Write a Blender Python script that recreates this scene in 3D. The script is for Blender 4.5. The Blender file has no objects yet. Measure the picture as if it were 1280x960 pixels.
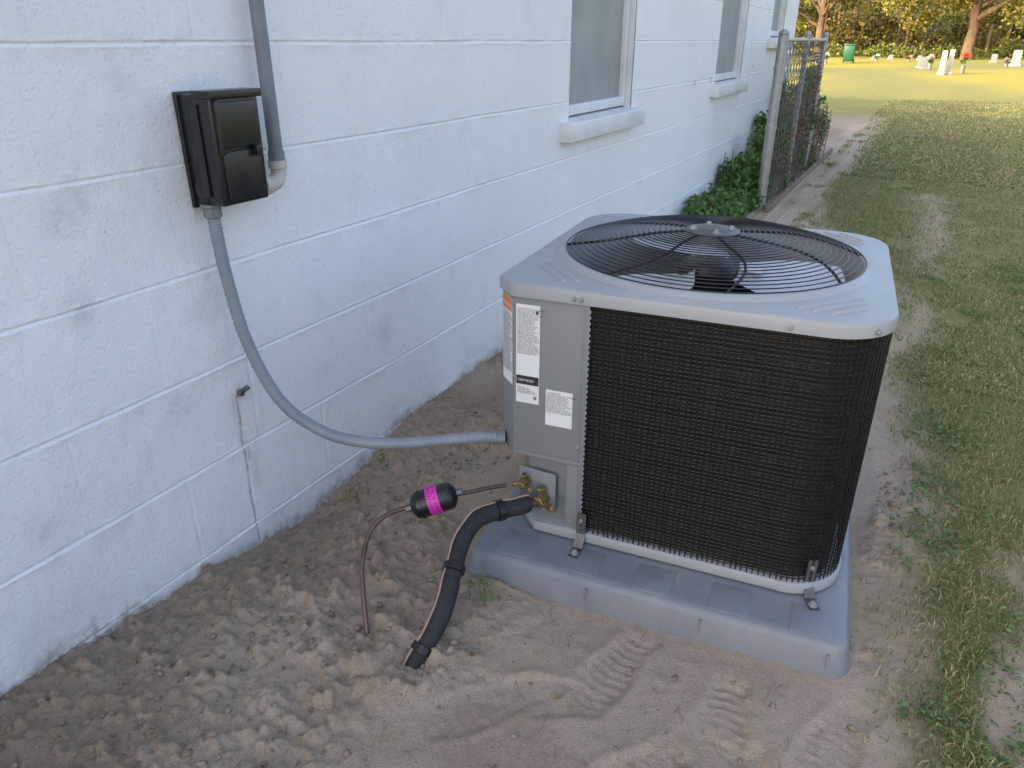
import bpy, bmesh, math, random
import numpy as np
from mathutils import Vector, Matrix
random.seed(3); rng=np.random.default_rng(7)
R=math.radians
scene=bpy.context.scene
COL=scene.collection
# ---------------------------------------------------------------- helpers
def link(o,parent=None):
    COL.objects.link(o)
    if parent is not None: o.parent=parent
    return o
def empty(name,loc=(0,0,0),rz=0):
    e=bpy.data.objects.new(name,None); e.location=loc; e.rotation_euler=(0,0,rz); e.empty_display_size=.1
    return link(e)
def smooth(me,ang=35):
    me.polygons.foreach_set('use_smooth',np.ones(len(me.polygons),dtype=bool))
    me.set_sharp_from_angle(angle=R(ang))
def mesh_py(name,v,f,mat,parent=None,ang=35):
    me=bpy.data.meshes.new(name); me.from_pydata([tuple(p) for p in v],[],f); me.update()
    if mat: me.materials.append(mat)
    smooth(me,ang)
    return link(bpy.data.objects.new(name,me),parent)
def fast_mesh(name,V,F,mat,parent=None,attrs=None,sm=False):
    me=bpy.data.meshes.new(name); n=len(V); m=len(F)
    me.vertices.add(n); me.vertices.foreach_set('co',np.asarray(V,dtype=np.float32).ravel())
    me.loops.add(4*m); me.loops.foreach_set('vertex_index',np.asarray(F,dtype=np.int32).ravel())
    me.polygons.add(m); me.polygons.foreach_set('loop_start',np.arange(0,4*m,4,dtype=np.int32))
    me.update(calc_edges=True)
    if sm: me.polygons.foreach_set('use_smooth',np.ones(m,dtype=bool))
    if attrs:
        for k,c in attrs.items():
            a=me.color_attributes.new(k,'FLOAT_COLOR','POINT')
            c4=np.ones((n,4),dtype=np.float32); c4[:,:c.shape[1]]=c
            a.data.foreach_set('color',c4.ravel())
    me.materials.append(mat); me.validate()
    return link(bpy.data.objects.new(name,me),parent)
def quads(name,V,col,mat,parent=None):
    n=len(V); F=np.arange(4*n).reshape(n,4)
    return fast_mesh(name,V.reshape(-1,3),F,mat,parent,{'Col':np.repeat(col,4,axis=0)})
def bx(name,x0,x1,y0,y1,z0,z1,mat,bev=0,parent=None,segs=2,taper=None):
    bm=bmesh.new(); bmesh.ops.create_cube(bm,size=1)
    for v in bm.verts:
        v.co=Vector(((x0+x1)/2+v.co.x*(x1-x0),(y0+y1)/2+v.co.y*(y1-y0),(z0+z1)/2+v.co.z*(z1-z0)))
    if taper: taper(bm)
    if bev>0: bmesh.ops.bevel(bm,geom=bm.edges[:],offset=bev,segments=segs,affect='EDGES',profile=.5)
    me=bpy.data.meshes.new(name); bm.to_mesh(me); bm.free(); me.materials.append(mat); smooth(me,50)
    return link(bpy.data.objects.new(name,me),parent)
def lathe(name,p0,p1,prof,mat,parent=None,n=40,ang=35):
    """prof: list of (t along axis in metres, radius)"""
    p0=Vector(p0); ax=(Vector(p1)-p0).normalized(); q=ax.to_track_quat('Z','Y')
    v=[];f=[]
    for t,r in prof:
        for i in range(n):
            a=2*math.pi*i/n; v.append(p0+ax*t+q@Vector((r*math.cos(a),r*math.sin(a),0)))
    for j in range(len(prof)-1):
        for i in range(n):
            k=(i+1)%n; f.append((j*n+i,j*n+k,(j+1)*n+k,(j+1)*n+i))
    f.append(tuple(range(n-1,-1,-1))); f.append(tuple((len(prof)-1)*n+i for i in range(n)))
    return mesh_py(name,v,f,mat,parent,ang)
def cyl(name,p0,p1,r,mat,parent=None,n=32,b=None):
    L=(Vector(p1)-Vector(p0)).length; b=min(r*.15,L*.2) if b is None else b
    return lathe(name,p0,p1,[(0,r-b),(b,r),(L-b,r),(L,r-b)],mat,parent,n)
def crom(pts,n=12):
    P=[Vector(p) for p in pts]; P=[P[0]*2-P[1]]+P+[P[-1]*2-P[-2]]; out=[]
    for i in range(1,len(P)-2):
        a,b,c,d=P[i-1],P[i],P[i+1],P[i+2]
        for k in range(n):
            t=k/n; out.append(.5*((2*b)+(c-a)*t+(2*a-5*b+4*c-d)*t*t+(3*b-a-3*c+d)*t**3))
    out.append(P[-2]); return out
def wires(name,spl,r,mat,parent=None,res=2,radii=None):
    cu=bpy.data.curves.new(name,'CURVE'); cu.dimensions='3D'; cu.bevel_depth=r; cu.bevel_resolution=res; cu.use_fill_caps=True
    for pts,cyc in spl:
        s=cu.splines.new('POLY'); s.points.add(len(pts)-1)
        s.points.foreach_set('co',[c for p in pts for c in (p[0],p[1],p[2],1)]); s.use_cyclic_u=cyc
        s.use_smooth=True
    cu.materials.append(mat)
    return link(bpy.data.objects.new(name,cu),parent)
def sweep(name,pts,rad,mat,parent=None,n=20):
    """tube mesh with per point radius function rad(i,s)"""
    P=[Vector(p) for p in pts]; v=[];f=[];s=0;up=None
    for i,p in enumerate(P):
        t=(P[min(i+1,len(P)-1)]-P[max(i-1,0)]).normalized()
        if up is None: up=Vector((0.3,0.9,.2))
        up=(up-t*up.dot(t)).normalized(); w=t.cross(up)
        if i: s+=(P[i]-P[i-1]).length
        r=rad(i,s)
        for k in range(n):
            a=2*math.pi*k/n; v.append(p+(up*math.cos(a)+w*math.sin(a))*r)
    for j in range(len(P)-1):
        for i in range(n):
            k=(i+1)%n; f.append((j*n+i,j*n+k,(j+1)*n+k,(j+1)*n+i))
    f.append(tuple(range(n-1,-1,-1))); f.append(tuple((len(P)-1)*n+i for i in range(n)))
    return mesh_py(name,v,f,mat,parent,60)
def prism(name,poly,z0,z1,mat,parent=None,bev=0):
    n=len(poly); v=[(x,y,z0) for x,y in poly]+[(x,y,z1) for x,y in poly]
    f=[tuple(range(n-1,-1,-1)),tuple(range(n,2*n))]+[(i,(i+1)%n,n+(i+1)%n,n+i) for i in range(n)]
    bm=bmesh.new(); vs=[bm.verts.new(p) for p in v]; [bm.faces.new([vs[i] for i in ff]) for ff in f]
    bmesh.ops.recalc_face_normals(bm,faces=bm.faces[:])
    if bev: bmesh.ops.bevel(bm,geom=bm.edges[:],offset=bev,segments=2,affect='EDGES',profile=.5)
    me=bpy.data.meshes.new(name); bm.to_mesh(me); bm.free(); me.materials.append(mat); smooth(me,35)
    return link(bpy.data.objects.new(name,me),parent)
# numpy noise
_T=rng.random((256,256))
def vn(x,y,s=0):
    x=np.asarray(x,dtype=float)+s*17.3; y=np.asarray(y,dtype=float)+s*9.1
    xi=np.floor(x).astype(int); yi=np.floor(y).astype(int); fx=x-xi; fy=y-yi
    fx=fx*fx*(3-2*fx); fy=fy*fy*(3-2*fy)
    g=lambda a,b:_T[a%256,b%256]
    return (g(xi,yi)*(1-fx)+g(xi+1,yi)*fx)*(1-fy)+(g(xi,yi+1)*(1-fx)+g(xi+1,yi+1)*fx)*fy
def fbm(x,y,s=0,o=4):
    r=0;a=.5
    for k in range(o): r=r+a*vn(x*2**k,y*2**k,s+k*3); a*=.5
    return r/(1-.5**o)
def sst(a,b,x):
    t=np.clip((x-a)/(b-a),0,1); return t*t*(3-2*t)
# ---------------------------------------------------------------- materials
class NT:
    def __init__(s,name):
        s.m=bpy.data.materials.new(name); s.m.use_nodes=True; s.t=s.m.node_tree; s.n=s.t.nodes
        s.b=s.n['Principled BSDF']; s.o=s.n['Material Output']
        s.tc=s.n.new('ShaderNodeTexCoord')
    def add(s,typ,**k):
        nd=s.n.new(typ)
        for a,b in k.items(): setattr(nd,a,b)
        return nd
    def l(s,a,b): s.t.links.new(a,b)
    def noise(s,scale,detail=4,rough=.6,vec=None):
        nd=s.add('ShaderNodeTexNoise'); nd.inputs['Scale'].default_value=scale; nd.inputs['Detail'].default_value=detail; nd.inputs['Roughness'].default_value=rough
        s.l(vec or s.tc.outputs['Object'],nd.inputs['Vector']); return nd.outputs['Fac']
    def ramp(s,fac,stops):
        nd=s.add('ShaderNodeValToRGB'); e=nd.color_ramp.elements
        while len(e)<len(stops): e.new(.5)
        for i,(p,c) in enumerate(stops):
            e[i].position=p; e[i].color=(*c,1) if len(c)==3 else c
        s.l(fac,nd.inputs[0]); return nd.outputs[0]
    def mix(s,fac,a,b,typ='MIX'):
        nd=s.add('ShaderNodeMix',data_type='RGBA',blend_type=typ)
        for i,x in ((0,fac),(6,a),(7,b)):
            if isinstance(x,(int,float)): nd.inputs[i].default_value=x
            elif isinstance(x,tuple): nd.inputs[i].default_value=(*x,1)
            else: s.l(x,nd.inputs[i])
        return nd.outputs[2]
    def math(s,op,a,b=0.0):
        nd=s.add('ShaderNodeMath',operation=op)
        for i,x in ((0,a),(1,b)):
            if isinstance(x,(int,float)): nd.inputs[i].default_value=x
            else: s.l(x,nd.inputs[i])
        return nd.outputs[0]
    def bump(s,h,dist,strength=1,prev=None):
        nd=s.add('ShaderNodeBump'); nd.inputs['Strength'].default_value=strength; nd.inputs['Distance'].default_value=dist
        s.l(h,nd.inputs['Height'])
        if prev: s.l(prev,nd.inputs['Normal'])
        s.l(nd.outputs[0],s.b.inputs['Normal']); return nd.outputs[0]
def simple(name,c,c2=None,scale=8,rough=.5,metal=0,bump=0,bscale=200,spec=.5,rvar=.1,coat=0):
    t=NT(name); c2=c2 or tuple(x*.82 for x in c)
    f=t.noise(scale,5,.6); t.l(t.ramp(f,[(.3,c2),(.7,c)]),t.b.inputs['Base Color'])
    r=t.noise(scale*2.3,4); r=t.math('ADD',t.math('MULTIPLY',r,rvar*2),rough-rvar); t.l(r,t.b.inputs['Roughness'])
    t.b.inputs['Metallic'].default_value=metal; t.b.inputs['Specular IOR Level'].default_value=spec
    t.b.inputs['Coat Weight'].default_value=coat
    if bump: t.bump(t.noise(bscale,3),bump)
    return t.m
m_cap=simple('painted_metal',(.325,.345,.36),(.295,.315,.33),3,.42,bump=.0001,bscale=900)
m_panel=simple('painted_panel',(.215,.228,.235),(.195,.208,.215),3,.5,bump=.0001,bscale=900)
m_blk=simple('black_wire',(.011,.011,.012),(.007,.007,.008),20,.30)
m_blkp=simple('black_plastic',(.014,.014,.016),(.010,.010,.011),12,.28,bump=.0003,bscale=300)
m_gal=simple('galvanised',(.42,.42,.42),(.27,.27,.27),25,.45,.6)
m_mesh=simple('weathered_wire',(.20,.19,.175),(.10,.09,.08),25,.55,.3)
m_bracket=simple('bracket_steel',(.17,.17,.17),(.09,.09,.09),30,.45,.6)
m_brass=simple('brass',(.42,.32,.15),(.22,.16,.08),30,.42,.85)
m_copper=simple('copper_tube',(.20,.12,.085),(.09,.065,.05),25,.45,.6)
m_foam=simple('foam_insulation',(.026,.027,.031),(.016,.016,.018),30,.75,bump=.0008,bscale=150)
m_pvc=simple('grey_pvc',(.20,.225,.25),(.15,.17,.19),12,.5,bump=.0003,bscale=100)
m_flex=simple('flex_conduit_pvc',(.25,.285,.315),(.195,.225,.25),10,.48,bump=.0003,bscale=150)
m_tan=simple('tan_elbow',(.60,.55,.46),(.45,.40,.32),30,.5)
m_pink=simple('magenta_label',(.70,.03,.42),(.58,.02,.35),30,.4)
m_lab=simple('label_paper',(.76,.77,.78),(.70,.71,.72),5,.45)
m_ink=simple('ink',(.03,.03,.035),None,30,.5)
m_orange=simple('orange_label',(.72,.19,.05),None,30,.45)
m_alu=simple('fan_blade_metal',(.62,.65,.69),(.50,.53,.57),6,.35,.1)
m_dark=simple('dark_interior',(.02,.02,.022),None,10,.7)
m_white=simple('white_frame_paint',(.74,.75,.75),(.60,.61,.60),9,.5,bump=.0006,bscale=60)
m_stripe=simple('copper_line_wrap',(.40,.26,.20),None,30,.5)
m_green=simple('green_plastic',(.01,.09,.045),None,10,.4)
m_stone=simple('gravestone_marble',(.42,.41,.39),(.24,.23,.22),5,.55,bump=.003,bscale=20)
m_stone2=simple('gravestone_granite',(.20,.20,.20),(.11,.11,.11),9,.5)
m_roof=simple('roof_shingle',(.10,.095,.09),(.05,.05,.05),12,.9)
# pad
t=NT('plastic_pad'); f=t.noise(6,6,.65)
c=t.ramp(f,[(.3,(.165,.183,.205)),(.75,(.22,.242,.268))])
dust=t.ramp(t.noise(4.5,6,.75),[(.54,(0,0,0)),(.76,(1,1,1))])
t.l(t.mix(t.math('MULTIPLY',dust,.5),c,(.36,.30,.24)),t.b.inputs['Base Color']); t.b.inputs['Roughness'].default_value=.5
t.bump(t.noise(260,4),.0014,.8); m_pad=t.m
# coil behind guard
t=NT('coil_fins'); sx=t.add('ShaderNodeSeparateXYZ'); t.l(t.tc.outputs['Object'],sx.inputs[0])
wv=t.math('SINE',t.math('MULTIPLY',sx.outputs['Z'],2*math.pi/.0125))
nz=t.noise(220,3,.7); w2=t.math('MULTIPLY',t.math('ADD',wv,.1),t.ramp(nz,[(.42,(0,0,0)),(.62,(1,1,1))]))
t.l(t.mix(t.math('MAXIMUM',t.math('MINIMUM',w2,1.0),0.0),(.010,.010,.010),(.085,.078,.068)),t.b.inputs['Base Color']); t.b.inputs['Roughness'].default_value=.6; t.b.inputs['Metallic'].default_value=.2
m_coil=t.m
# window screen
t=NT('window_screen'); f=t.noise(3,3); sx=t.add('ShaderNodeSeparateXYZ'); t.l(t.tc.outputs['Object'],sx.inputs[0])
a=t.math('SINE',t.math('MULTIPLY',sx.outputs['Y'],1400)); b=t.math('SINE',t.math('MULTIPLY',sx.outputs['Z'],1400))
k=t.math('ADD',t.math('MULTIPLY',t.math('MULTIPLY',a,b),.12),f)
t.l(t.ramp(k,[(.2,(.24,.245,.24)),(.8,(.37,.375,.36))]),t.b.inputs['Base Color']); t.b.inputs['Roughness'].default_value=.6
m_screen=t.m
# wall paint
t=NT('painted_block_wall')
at=t.add('ShaderNodeVertexColor',layer_name='Dirt'); sc=t.add('ShaderNodeSeparateColor'); t.l(at.outputs[0],sc.inputs[0])
base=t.ramp(t.noise(1.7,6,.65),[(.3,(.785,.79,.79)),(.62,(.845,.848,.848))])
gp=t.ramp(t.noise(5,7,.7),[(.57,(0,0,0)),(.8,(1,1,1))])
c=t.mix(t.math('MULTIPLY',gp,.30),base,(.50,.51,.52))
br=t.noise(45,6,.75)
sp=t.math('MULTIPLY',sc.outputs[0],t.ramp(br,[(.35,(.15,.15,.15)),(.6,(1,1,1))]))
c=t.mix(sp,c,(.40,.41,.41))
sp2=t.math('MULTIPLY',sc.outputs[1],t.ramp(br,[(.38,(.2,.2,.2)),(.58,(1,1,1))]))
c=t.mix(sp2,c,(.32,.26,.20))
pit=t.ramp(t.noise(85,3,.5),[(.30,(1,1,1)),(.36,(0,0,0))])
c=t.mix(t.math('MULTIPLY',pit,.25),c,(.42,.43,.44))
t.l(c,t.b.inputs['Base Color']); t.b.inputs['Roughness'].default_value=.5
p=t.bump(t.noise(130,6,.75),.0028,.9); vo=t.add('ShaderNodeTexVoronoi'); vo.inputs['Scale'].default_value=70; t.l(t.tc.outputs['Object'],vo.inputs['Vector'])
t.bump(t.ramp(vo.outputs['Distance'],[(0,(0,0,0)),(.35,(1,1,1))]),.0015,.6,p)
m_wall=t.m
# ground
t=NT('soil_and_lawn')
at=t.add('ShaderNodeVertexColor',layer_name='Mask'); sc=t.add('ShaderNodeSeparateColor'); t.l(at.outputs[0],sc.inputs[0])
n1=t.noise(2.3,8,.7); n2=t.noise(38,8,.75); n3=t.noise(260,5,.7)
soil=t.ramp(n1,[(.3,(.38,.285,.205)),(.5,(.49,.385,.29)),(.7,(.60,.485,.375))])
soil=t.mix(.42,soil,t.ramp(n2,[(.3,(.27,.20,.14)),(.5,(.49,.385,.29)),(.72,(.66,.54,.42))]))
soil=t.mix(.45,soil,t.ramp(n3,[(.32,(.24,.18,.13)),(.5,(.49,.385,.29)),(.7,(.70,.59,.47))]))
soil=t.mix(sc.outputs[1],soil,t.mix(1.0,soil,(.66,.60,.54),'MULTIPLY'))
gr=t.ramp(t.noise(5,8,.8),[(.28,(.13,.145,.045)),(.5,(.215,.215,.075)),(.72,(.33,.28,.13))])
gr=t.mix(.5,gr,t.ramp(t.noise(45,6,.8),[(.3,(.09,.11,.03)),(.6,(.24,.235,.09)),(.8,(.42,.36,.20))]))
gr=t.mix(sc.outputs[2],gr,(.35,.29,.05))  # sunlit yellow painted into the colour of the far lawn
t.l(t.mix(sc.outputs[0],soil,gr),t.b.inputs['Base Color']); t.b.inputs['Roughness'].default_value=.92; t.b.inputs['Specular IOR Level'].default_value=.2
p=t.bump(n2,.010,.75); t.bump(n3,.005,1,p)
m_ground=t.m
def leafmat(name,tr=.35,rough=.55):
    t=NT(name); at=t.add('ShaderNodeVertexColor',layer_name='Col'); t.l(at.outputs[0],t.b.inputs['Base Color']); t.b.inputs['Roughness'].default_value=rough
    tl=t.add('ShaderNodeBsdfTranslucent'); t.l(at.outputs[0],tl.inputs[0]); mx=t.add('ShaderNodeMixShader'); mx.inputs[0].default_value=tr
    t.l(t.b.outputs[0],mx.inputs[1]); t.l(tl.outputs[0],mx.inputs[2]); t.l(mx.outputs[0],t.o.inputs[0]); return t.m
m_leaf=leafmat('foliage'); m_grass=leafmat('grass_blades',.3)
t=NT('bark'); vec=t.add('ShaderNodeMapping'); t.l(t.tc.outputs['Object'],vec.inputs[0]); vec.inputs['Scale'].default_value=(6,6,1)
f=t.noise(1.5,6,.7,vec.outputs[0]); t.l(t.ramp(f,[(.3,(.07,.045,.03)),(.7,(.20,.135,.085))]),t.b.inputs['Base Color']); t.b.inputs['Roughness'].default_value=.9; t.bump(f,.05); m_bark=t.m
# ---------------------------------------------------------------- camera / light / world
cam=bpy.data.cameras.new('camera'); cam.sensor_width=36; cam.lens=25.875; cam.clip_start=.02; cam.clip_end=1500
co=link(bpy.data.objects.new('camera',cam)); co.location=(0,0,1.2); co.rotation_euler=(R(90-25.05),0,R(28.4)); scene.camera=co
EL=R(24); d=Vector((.6*math.cos(EL),.8*math.cos(EL),-math.sin(EL)))
sun=bpy.data.lights.new('sun','SUN'); sun.energy=5; sun.angle=R(.5); sun.color=(1,.80,.48)
so=link(bpy.data.objects.new('sun',sun)); so.rotation_euler=d.to_track_quat('-Z','Y').to_euler(); so.location=(-10,-10,12)
w=bpy.data.worlds.new('World'); scene.world=w; w.use_nodes=True; nt=w.node_tree
sky=nt.nodes.new('ShaderNodeTexSky'); sky.sky_type='NISHITA'; sky.sun_disc=False; sky.sun_elevation=EL; sky.sun_rotation=math.atan2(-.6,-.8)%(2*math.pi)
sky.air_density=.8; sky.dust_density=5.0; sky.ozone_density=.1
nt.links.new(sky.outputs[0],nt.nodes['Background'].inputs[0]); nt.nodes['Background'].inputs[1].default_value=.61
scene.view_settings.view_transform='Standard'; scene.view_settings.look='None'; scene.view_settings.exposure=0
# ---------------------------------------------------------------- ground
WX=-1.411
def hgt(x,y):
    near=1-sst(2.5,9,np.hypot(x+.5,y-1.3))
    h=-.10*np.exp(-((y-1.32)/.36)**2)*(1-sst(-1.38,-.95,x))
    h=h-.03*np.exp(-((y-.8)/.3)**2)*(1-sst(-1.38,-1.1,x))
    soilm=1-sst(.05,.35,x)
    pad=np.exp(-(np.maximum(np.abs(x+.40)-.45,0)**2+np.maximum(np.abs(y-1.75)-.5,0)**2)/.03**2)
    flat=sst(-.75,-.45,x+.1*(fbm(x*3,y*3,19,2)-.5))*(1-sst(1.3,1.5,y))
    lump=(fbm(x*3,y*3,1,5)-.5)*.06+np.abs(fbm(x*9,y*9,2,4)-.5)*.035
    loose=sst(.42,.60,fbm(x*1.6,y*1.6,5,3)+.22*(1-sst(-1.2,-.75,x)))*(1-.75*flat)
    cl=np.maximum(fbm(x*32,y*32,8,3)-.50,0)*.065+np.maximum(fbm(x*60,y*60,9,2)-.55,0)*.03
    rough=near*soilm*(.5+.5*loose)*(1-.75*pad)*(1-.45*flat)
    h=h+lump*rough+cl*rough*(.22+.78*loose)
    h=h+near*(1-soilm)*((fbm(x*6,y*6,3,4)-.5)*.02+np.maximum(fbm(x*40,y*40,10,3)-.5,0)*.02)
    h=h+(fbm(x*.12,y*.12,4,3)-.5)*.25*sst(8,30,np.hypot(x,y))
    for cx,cy in ((-.74,.91),(-.86,.915)):
        rr=np.hypot(x-cx,y-cy); h=h+.012*np.exp(-((rr-.07)/.03)**2)
    for px,py,an,am in ((-.36,1.10,80,.8),(-.12,1.07,96,1.),(-.24,.88,60,.9),(-.55,.90,50,.6),(-.03,.93,112,1.),(.07,1.13,75,.6),(-.44,.98,20,.5),(.20,1.75,85,.5),(-.9,1.35,100,.4)):
        ca,sa=math.cos(R(an)),math.sin(R(an)); u=(x-px)*ca+(y-py)*sa; v=-(x-px)*sa+(y-py)*ca
        wd=.043+.008*np.cos(u*28+.6)
        br=sst(.25,.5,fbm(x*13,y*13,70+px*10,3))*.8+.2
        m=(1-sst(.105,.14,np.abs(u)))*(1-sst(-.012,.006,np.abs(v)-wd))*am
        tread=np.sin(u*2*math.pi/.023+np.abs(v)*70*math.copysign(1,px+.3))*.0019*br*sst(.34,.46,fbm(x*9,y*9,80,2))
        h=h*(1-m*.6)+m*(-.006*br+tread)
        rim=np.exp(-((np.abs(v)-wd-.010)/.010)**2)*(1-sst(.10,.14,np.abs(u))); h=h+rim*.004*am*br
    return h
def axis(a,b,step,lo,hi,gf=1.09):
    c=list(np.arange(a,b,step)); s=step; x=c[-1]
    while x<hi: s*=gf; x+=s; c.append(x)
    s=step; x=c[0]; pre=[]
    while x>lo: s*=gf; x-=s; pre.append(x)
    return np.array(pre[::-1]+c)
gx=axis(-1.45,.62,.005,-400,400); gy=axis(.3,2.3,.005,-300,500)
X,Y=np.meshgrid(gx,gy,indexing='ij'); Z=hgt(X,Y)
def grassmask(x,y):
    edge=.10-.12*sst(2,3.5,y)-.75*sst(3.5,6.5,y)+.16*(fbm(x*2,y*1.2,11,3)-.5)+.14*(fbm(x*9,y*5,14,3)-.5)
    g=sst(edge,edge+.22,x)
    thin=.52+.85*sst(1.8,3.8,y)
    pat=sst(.62-.45*np.clip(thin,0,1.2),.80-.45*np.clip(thin,0,1.2),fbm(x*3.1,y*2.1,12,4))
    g=g*pat
    path=np.exp(-((x-(.30+.06*np.sin(y*1.3)-.03*y))/.17)**2)*sst(1.8,3,y)*(1-sst(7,12,y)); g=g*(1-.7*path*sst(.42,.62,fbm(x*3,y*1.2,15,3)))
    tuft=sst(.58,.70,fbm(x*6,y*3.5,17,3))*sst(4,6,y)*sst(-1.0,-.85,x); g=np.maximum(g,.8*tuft)
    g=np.maximum(g,sst(9,14,y)*sst(-.9,-.5,x))
    g=np.maximum(g,sst(13,16,y)); g=np.maximum(g,sst(12,20,np.abs(x)))
    return np.clip(g,0,1)
G=grassmask(X,Y); damp=np.clip((1-sst(-1.3,-.9,X+.25*(fbm(X*5,Y*5,21)-.5)))*.45+(1-sst(.35,.75,Y+.3*(fbm(X*4,Y*4,22)-.5)))*.4+.4*sst(.5,.65,fbm(X*2.1,Y*2.1,23))*(1-sst(.0,.3,X)),0,1)
nx,ny=X.shape; idx=np.arange(nx*ny).reshape(nx,ny)
F=np.stack([idx[:-1,:-1],idx[1:,:-1],idx[1:,1:],idx[:-1,1:]],-1).reshape(-1,4)
far_sunlit=.75*sst(13,22,Y)*sst(.25,.6,fbm(X*.25,Y*.12,25,3))  # where the far lawn gets its painted sunlight, in soft patches
Mk=np.stack([G.ravel(),damp.ravel(),far_sunlit.ravel()],-1)
fast_mesh('ground',np.stack([X.ravel(),Y.ravel(),Z.ravel()],-1),F,m_ground,None,{'Mask':Mk},True)
# soil clods
n=9000; cx=rng.uniform(-1.40,.6,n); cy=rng.uniform(.3,2.6,n)
dens=sst(.40,.62,fbm(cx*1.6,cy*1.6,5,3)+.22*(1-sst(-1.2,-.75,cx)))*(1-sst(0,.3,cx))*(1-.8*sst(-.7,-.5,cx)*(cy<1.4))
inpad=(np.abs(cx+.40)<.47)&(np.abs(cy-1.78)<.52)
ok=(rng.random(n)<dens*.85+.12)&~inpad; cx=cx[ok];cy=cy[ok]; n=len(cx); cz=hgt(cx,cy)
oct_=np.array([(1,0,0),(-1,0,0),(0,1,0),(0,-1,0),(0,0,1),(0,0,-1),(.6,.6,.6),(-.6,.6,.6),(-.6,-.6,.6),(.6,-.6,.6),(.6,.6,-.6),(-.6,.6,-.6),(-.6,-.6,-.6),(.6,-.6,-.6)])
qf=np.array([(4,6,2,7),(4,7,1,8),(4,8,3,9),(4,9,0,6),(5,11,2,10),(5,12,1,11),(5,13,3,12),(5,10,0,13),(0,10,2,6),(2,11,1,7),(1,12,3,8),(3,13,0,9)])
size=np.minimum(.0016+rng.exponential(.0019,n),.010)
V=oct_[None]*size[:,None,None]*rng.uniform(.65,1.3,(n,14,1))*np.array([1,1,.7]); V=V+np.stack([cx,cy,cz+size*.25],-1)[:,None]
F2=(qf[None]+14*np.arange(n)[:,None,None]).reshape(-1,4)
cc=np.repeat(np.zeros((n,3)),14,axis=0); cc[:,1]=np.repeat(rng.random(n)*.8,14)
fast_mesh('soil_clods',V.reshape(-1,3),F2,m_ground,None,{'Mask':cc},True)
# ---------------------------------------------------------------- grass
def blades(x,y,L,wd,col,lean=.6,nseg=2):
    n=len(x); z=hgt(x,y)-.003; a=rng.uniform(0,2*math.pi,n); b=rng.uniform(0,2*math.pi,n); ln=rng.uniform(.1,lean,n)
    dx=np.stack([np.cos(a),np.sin(a),0*a],-1)*wd[:,None]; ld=np.stack([np.cos(b),np.sin(b),0*b],-1)
    P0=np.stack([x,y,z],-1); P1=P0+ld*(L*ln*.35)[:,None]+np.array([0,0,1])*(L*.6)[:,None]
    P2=P0+ld*(L*ln)[:,None]+np.array([0,0,1])*(L*(1-.35*ln))[:,None]
    q1=np.stack([P0-dx,P0+dx,P1+dx*.8,P1-dx*.8],1); q2=np.stack([P1-dx*.8,P1+dx*.8,P2+dx*.1,P2-dx*.1],1)
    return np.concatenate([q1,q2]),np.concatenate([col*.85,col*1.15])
def gcol(n,dry=.3):
    a=np.array([.14,.185,.055]);b=np.array([.26,.29,.10]);c=np.array([.50,.42,.24])
    t=rng.random((n,1)); col=a*(1-t)+b*t; m=rng.random(n)<dry; col[m]=c*rng.uniform(.6,1.1,(m.sum(),1)); return col*rng.uniform(.75,1.2,(n,1))
QV=[];QC=[]
def sample(n,x0,x1,y0,y1,minlen,maxlen,wmin,wmax,dry,pw=1.2):
    yy=y0+(y1-y0)*rng.random(n)**1.4; xx=rng.uniform(x0,x1,n)+0*yy
    g=grassmask(xx,yy)*sst(.2,.5,fbm(xx*7,yy*7,31,3))
    ok=(rng.random(n)<g**pw)&(xx<.067*yy+.9)&(xx>-.95); xx=xx[ok];yy=yy[ok];n=len(xx)
    v,c=blades(xx,yy,rng.uniform(minlen,maxlen,n),rng.uniform(wmin,wmax,n),gcol(n,dry),1.1)
    QV.append(v);QC.append(c)
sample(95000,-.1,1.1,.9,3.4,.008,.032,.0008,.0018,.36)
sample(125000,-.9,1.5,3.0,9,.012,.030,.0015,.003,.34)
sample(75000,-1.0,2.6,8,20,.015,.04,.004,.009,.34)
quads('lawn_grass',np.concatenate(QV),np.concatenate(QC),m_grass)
def leafq(P,size,col,up=.5,asp=.45):
    n=len(P); a=rng.normal(size=(n,3)); a[:,2]*=up; a/=np.linalg.norm(a,axis=1)[:,None]
    b=rng.normal(size=(n,3)); b-=a*(a*b).sum(1)[:,None]; b/=np.linalg.norm(b,axis=1)[:,None]
    s=size[:,None]; return np.stack([P-a*s*.5,P+b*s*asp*.5+a*s*.05,P+a*s*.5,P-b*s*asp*.5+a*s*.05],1),col
n=620; wx=rng.uniform(.08,.9,n*3); wy=rng.uniform(1.0,5.0,n*3); ok=(sst(.50,.62,fbm(wx*4.2,wy*4.2,41,3))*sst(.08,.22,wx)>rng.random(n*3)); wx=wx[ok][:n];wy=wy[ok][:n]; n=len(wx)
k=26; px=np.repeat(wx,k)+rng.normal(0,.022,n*k); py=np.repeat(wy,k)+rng.normal(0,.022,n*k); pz=hgt(px,py)+rng.uniform(.002,.024,n*k)
col=np.array([.115,.185,.06])*rng.uniform(.6,1.6,(n*k,1))
v,c=leafq(np.stack([px,py,pz],-1),rng.uniform(.006,.018,n*k),col,.35,.5); quads('weed_patch',v,c,m_leaf)
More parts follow.
